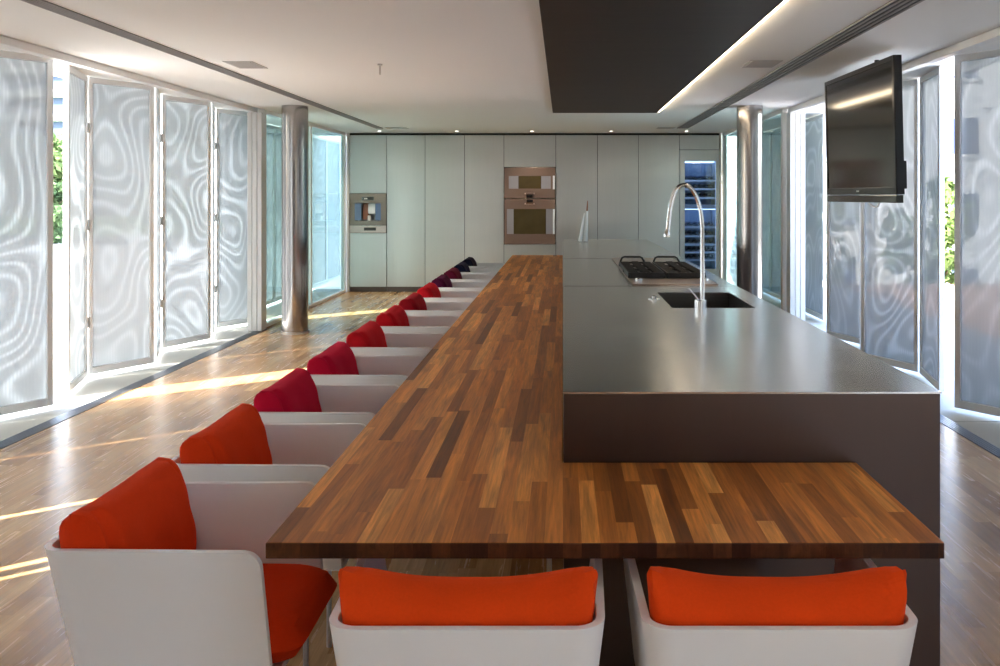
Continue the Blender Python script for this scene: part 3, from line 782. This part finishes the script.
def seat_cushion(parent, mat):
    b = bmesh.new()
    nx, ny = 18, 18; x0, x1 = -.235, .385; T = .135; zb = BZ+.022
    tv, bv = [], []
    for i in range(nx+1):
        u = -1+2*i/nx; a, c = [], []
        for j in range(ny+1):
            v = -1+2*j/ny
            uu = math.copysign(abs(u)**.8, u); vv = math.copysign(abs(v)**.8, v)
            e = max(0, (1-abs(uu)**7)*(1-abs(vv)**7))**.45
            rd = max(abs(uu), abs(vv))/max(1e-6, (abs(uu)**12+abs(vv)**12)**(1/12))
            x = (x0+x1)/2 + uu*rd*(x1-x0)/2; y = vv*rd*.232
            a.append(b.verts.new((x, y, zb+T*.45 + T*.55*e + .012*(1-u*u)*(1-v*v))))
            c.append(a[-1] if (i in (0, nx) or j in (0, ny)) else b.verts.new((x, y, zb+T*.45-T*.45*e)))
        tv.append(a); bv.append(c)
    for i in range(nx):
        for j in range(ny):
            b.faces.new([tv[i][j], tv[i+1][j], tv[i+1][j+1], tv[i][j+1]])
            q = [bv[i][j], bv[i][j+1], bv[i+1][j+1], bv[i+1][j]]
            if len(set(q)) == 4: b.faces.new(q)
    mb = MB(); mb.b.free(); mb.b = b
    return mb.build('seat_cushion', mat, parent, 0, True)

FAB = {}
def fab(key, col):
    if key not in FAB: FAB[key] = fabric('wool felt '+key, col)
    return FAB[key]

def make_chair(label, mat):
    t = thing('armchair', label, 'armchair', group='white tub armchairs at the table')
    chair_shell(t); seat_cushion(t, mat); back_cushion(t, mat, 0)
    for sx in (-.19, .27):
        for sy in (-.235, .235):
            m = MB().tube([(sx, sy, .0005), (sx, sy, BZ-.001)], .009, 10)
            m.build('leg', M['legsteel'], t, smooth=True)
    return t
ORANGE = fab('vermilion', (.72, .046, .006)); ORANGE2 = fab('orange', (.78, .064, .006))
proto = make_chair('white tub armchair with vermilion cushions, end of the long row nearest the camera', ORANGE)
front_cushion = back_cushion(None, ORANGE2, 5, .055)
FRONT_MESH = front_cushion.data
for v in FRONT_MESH.vertices: v.co.z -= .016
bpy.data.objects.remove(front_cushion)
proto.location = (-1.10, 2.37+CW/2, 0)
def copy_chair(label, mat, loc, rz=0, sy=1.0):
    r = proto.copy(); COL.objects.link(r); r.location = loc; r.rotation_euler = (0, 0, rz); r['label'] = label; r.scale = (1, sy, 1)
    for ch in proto.children:
        c = ch.copy(); COL.objects.link(c); c.parent = r
        if 'cushion' in ch.name:
            c.data = (FRONT_MESH if (rz and 'back' in ch.name) else ch.data).copy(); c.data.materials[0] = mat
    return r
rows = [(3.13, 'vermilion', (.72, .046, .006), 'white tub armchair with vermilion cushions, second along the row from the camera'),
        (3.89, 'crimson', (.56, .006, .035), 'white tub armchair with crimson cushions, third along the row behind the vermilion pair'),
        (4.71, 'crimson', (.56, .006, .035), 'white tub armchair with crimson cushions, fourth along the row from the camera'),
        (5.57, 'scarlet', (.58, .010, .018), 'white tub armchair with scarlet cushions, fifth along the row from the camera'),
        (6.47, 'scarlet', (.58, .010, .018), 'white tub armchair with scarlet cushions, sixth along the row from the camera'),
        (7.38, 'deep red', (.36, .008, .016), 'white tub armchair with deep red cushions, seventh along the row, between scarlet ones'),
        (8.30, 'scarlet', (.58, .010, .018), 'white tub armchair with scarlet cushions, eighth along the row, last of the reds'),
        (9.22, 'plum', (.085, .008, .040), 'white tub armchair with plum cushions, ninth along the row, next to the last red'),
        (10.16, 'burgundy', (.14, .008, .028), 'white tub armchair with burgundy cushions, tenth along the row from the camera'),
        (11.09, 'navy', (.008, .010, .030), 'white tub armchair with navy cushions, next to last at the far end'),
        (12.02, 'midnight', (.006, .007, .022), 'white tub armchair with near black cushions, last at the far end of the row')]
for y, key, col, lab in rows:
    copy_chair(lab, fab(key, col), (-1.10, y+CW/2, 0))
copy_chair('white tub armchair with orange cushions at the table end, back turned, left of the two', ORANGE2, (-.214, 2.25, 0), PI/2, 1.07)
copy_chair('white tub armchair with orange cushions at the table end, in front of the steel island', ORANGE2, (.482, 2.25, 0), PI/2, 1.07)

# ------------------------------------------------------------------ outside
a = MB().box(-24, -4.46, -14, 30, -.5, -.03); struct(a.build('ground', M['terrace']), 'pale sunlit paving outside the garden side')
a = MB().box(-80, 6, 30.02, 37, -.5, -.05).box(-80, -24.02, -14, 30, -.5, -.05); struct(a.build('street', M['street']), 'grey road beyond the paving')
a = MB().box(-80, 6, 37.02, 95, -.5, -.05); tag(a.build('lawn', M['grass']), 'green lawn beyond the road', 'grass', kind='stuff')
a = MB().box(3.43, 5.0, -14, 30, -.5, -.03); struct(a.build('terrace', M['terrace']), 'narrow pale terrace outside the street side')
a = MB().box(6.02, 60, 30.02, 70, -4.5, -4.02).box(5.02, 60, -14, 30, -4.5, -4.0); struct(a.build('ground_lower', M['terrace']), 'lower ground beyond the terrace')
b_ = MB().box(-4.45, 3.42, -14, -4.02, -.5, -.02); struct(b_.build('patio', M['terrace']), 'paved patio behind the viewpoint')

def tree(label, loc, h, rad, n, col, seed, trunk_h=None, ls=.16, name='garden_tree'):
    rnd = random.Random(seed)
    t = thing(name, label, 'tree', loc, group='trees outside')
    th = trunk_h if trunk_h is not None else h*.45
    pts = [(0, 0, 0), (.05, .03, th*.5), (-.03, .05, th), (.02, 0, h*.8)]
    m = MB().tube(pts, [.12*h/4, .09*h/4, .07*h/4, .02], 8)
    for k in range(7):
        a = rnd.uniform(0, 2*PI); z = rnd.uniform(th*.6, h*.75)
        m.tube([(0, 0, z), (math.cos(a)*rad*.4, math.sin(a)*rad*.4, z+rad*.25), (math.cos(a)*rad*.75, math.sin(a)*rad*.75, z+rad*.45)], [.04*h/4, .025*h/4, .01], 6)
    m.build('trunk', M['bark'], t, smooth=True)
    b = bmesh.new()
    blobs = [(Vector((rnd.gauss(0, rad*.42), rnd.gauss(0, rad*.42), th*.75+(h-th*.75)*rnd.random())), rad*rnd.uniform(.28, .5)) for _ in range(16)]
    for _ in range(n):
        c, rr = rnd.choice(blobs)
        d = Vector((rnd.gauss(0, 1), rnd.gauss(0, 1), rnd.gauss(0, 1))).normalized()
        p = c + d*rr*rnd.uniform(.65, 1.05)
        q = d.to_track_quat('Z', 'Y') @ Vector((0, 0, 1))
        u = Vector((rnd.gauss(0, 1), rnd.gauss(0, 1), rnd.gauss(0, 1))).normalized(); v = u.cross((d+u*.3).normalized()).normalized()
        s = ls*rnd.uniform(.6, 1.3)
        b.faces.new([b.verts.new(p-u*s), b.verts.new(p-v*s*.55), b.verts.new(p+u*s), b.verts.new(p+v*s*.55)])
    mb = MB(); mb.b.free(); mb.b = b
    mb.build('foliage', leafmat('leaf %d' % seed, col), t)
tree('round leafy green tree beyond the road, seen in the open gap of the left shutters', (-19.8, 35.0, -.05), 3.7, 1.7, 3800, (.17, .25, .10), 3, .8)
tree('darker green shrub tree in front of the leafy one, low in the left gap', (-17.6, 31.2, -.05), 2.0, .7, 2200, (.12, .19, .09), 4, .3)
tree('green tree farther left beyond the road, mostly behind the shutters', (-26.5, 33, -.05), 4.8, 2.2, 2200, (.12, .25, .06), 5, .9)
tree('green tree right of the leafy one, mostly behind the wide shutters', (-14.5, 35, -.05), 4.2, 2.0, 2200, (.12, .25, .06), 6, .9)
tree('spindly pale tree seen through the gap left of the hanging screen', (7.6, 27, -4.0), 7.6, 1.5, 900, (.20, .26, .10), 8, 4.2)
tree('bushy olive green tree behind the tiled roof, in the gap right of the screen', (10.4, 24.6, -4.0), 6.3, 1.25, 2200, (.17, .24, .08), 9, 3.0)
tree('tall pale tree behind the right edge shutter', (16.5, 27, -4.0), 8.2, 2.0, 1800, (.18, .25, .09), 10, 4.0)

def facade(label, x0, x1, y0, y1, z0, floors, fh, wall, winmat, cols, band=False, name='apartment_building'):
    t = thing(name, label, 'building', ((x0+x1)/2, y0, z0))
    hw = (x1-x0)/2; D = y1-y0
    MB().box(-hw, hw, 0, D, 0, floors*fh).build('wall', M[wall], t)
    for k in range(floors):
        z = k*fh
        if band:
            MB().box(-hw+.15, hw-.15, -.06, -.005, z+fh*.32, z+fh*.98).build('window_band', M[winmat], t)
            MB().box(-hw, hw, -.5, -.065, z+.0, z+fh*.30).build('balcony', M['render'], t)
        else:
            for c in range(cols):
                cx = -hw + (c+.5)*2*hw/cols
                w_ = MB().box(cx-.55, cx+.55, -.05, -.005, z+fh*.30, z+fh*.78).build('window', M[winmat], t)
                MB().box(cx-.65, cx+.65, -.12, -.055, z+fh*.27, z+fh*.295).build('sill', M['beige'], w_)
    MB().box(-hw-.15, hw+.15, -.15, D+.15, floors*fh+.002, floors*fh+.25).build('parapet', M['beige'], t)
facade('apartment tower with blue window bands and white balconies beyond the trees', -47, -38.3, 72, 86, 0, 12, 1.9, 'render', 'navy', 4, True)
facade('plain white apartment block left of the banded tower', -64, -48, 74, 86, 0, 8, 3.0, 'beige', 'navy', 4)
facade('white rendered apartment block across the street with small square windows', 15.5, 30, 38, 50, -4, 4, 3.2, 'render', 'navy', 5)
facade('pale low building behind the spindly tree', 8.5, 14.8, 44, 54, -4, 2, 3.2, 'beige', 'navy', 3)

# neighbouring tiled roof below the terrace
h = thing('neighbour_house', 'low house with wavy terracotta tile roof beyond the terrace', 'house', (8.0, 14.5, -4.72))
box('wall', M['render'], -2.6, 5.0, .4, 7.5, .73, 2.95, h)
b = bmesh.new(); NX, NY = 150, 24
g = []
for j in range(NY+1):
    row = []
    for i in range(NX+1):
        x = -2.9+8.2*i/NX; s = j/NY
        y = s*4.0; z = 3.05+s*1.45 + .045*math.sin(i*2*PI/5) - .035*((j*.5) % 1)
        row.append(b.verts.new((x, y, z)))
    g.append(row)
lo = [[b.verts.new((v.co.x, v.co.y, v.co.z-.09)) for v in row] for row in (g[0], g[-1])]
for j in range(NY):
    for i in range(NX): b.faces.new([g[j][i], g[j][i+1], g[j+1][i+1], g[j+1][i]])
for i in range(NX): b.faces.new([lo[0][i], lo[0][i+1], g[0][i+1], g[0][i]]); b.faces.new([lo[0][i+1], lo[0][i], lo[1][i], lo[1][i+1]])
mb = MB(); mb.b.free(); mb.b = b
mb.build('roof', M['tile'], h)
MB().hexa([(-2.9, 4.06, 4.36), (5.3, 4.06, 4.36), (5.3, 8.0, 2.95), (-2.9, 8.0, 2.95), (-2.9, 4.06, 4.50), (5.3, 4.06, 4.50), (5.3, 8.0, 3.05), (-2.9, 8.0, 3.05)]).build('rear_roof', M['tile'], h)
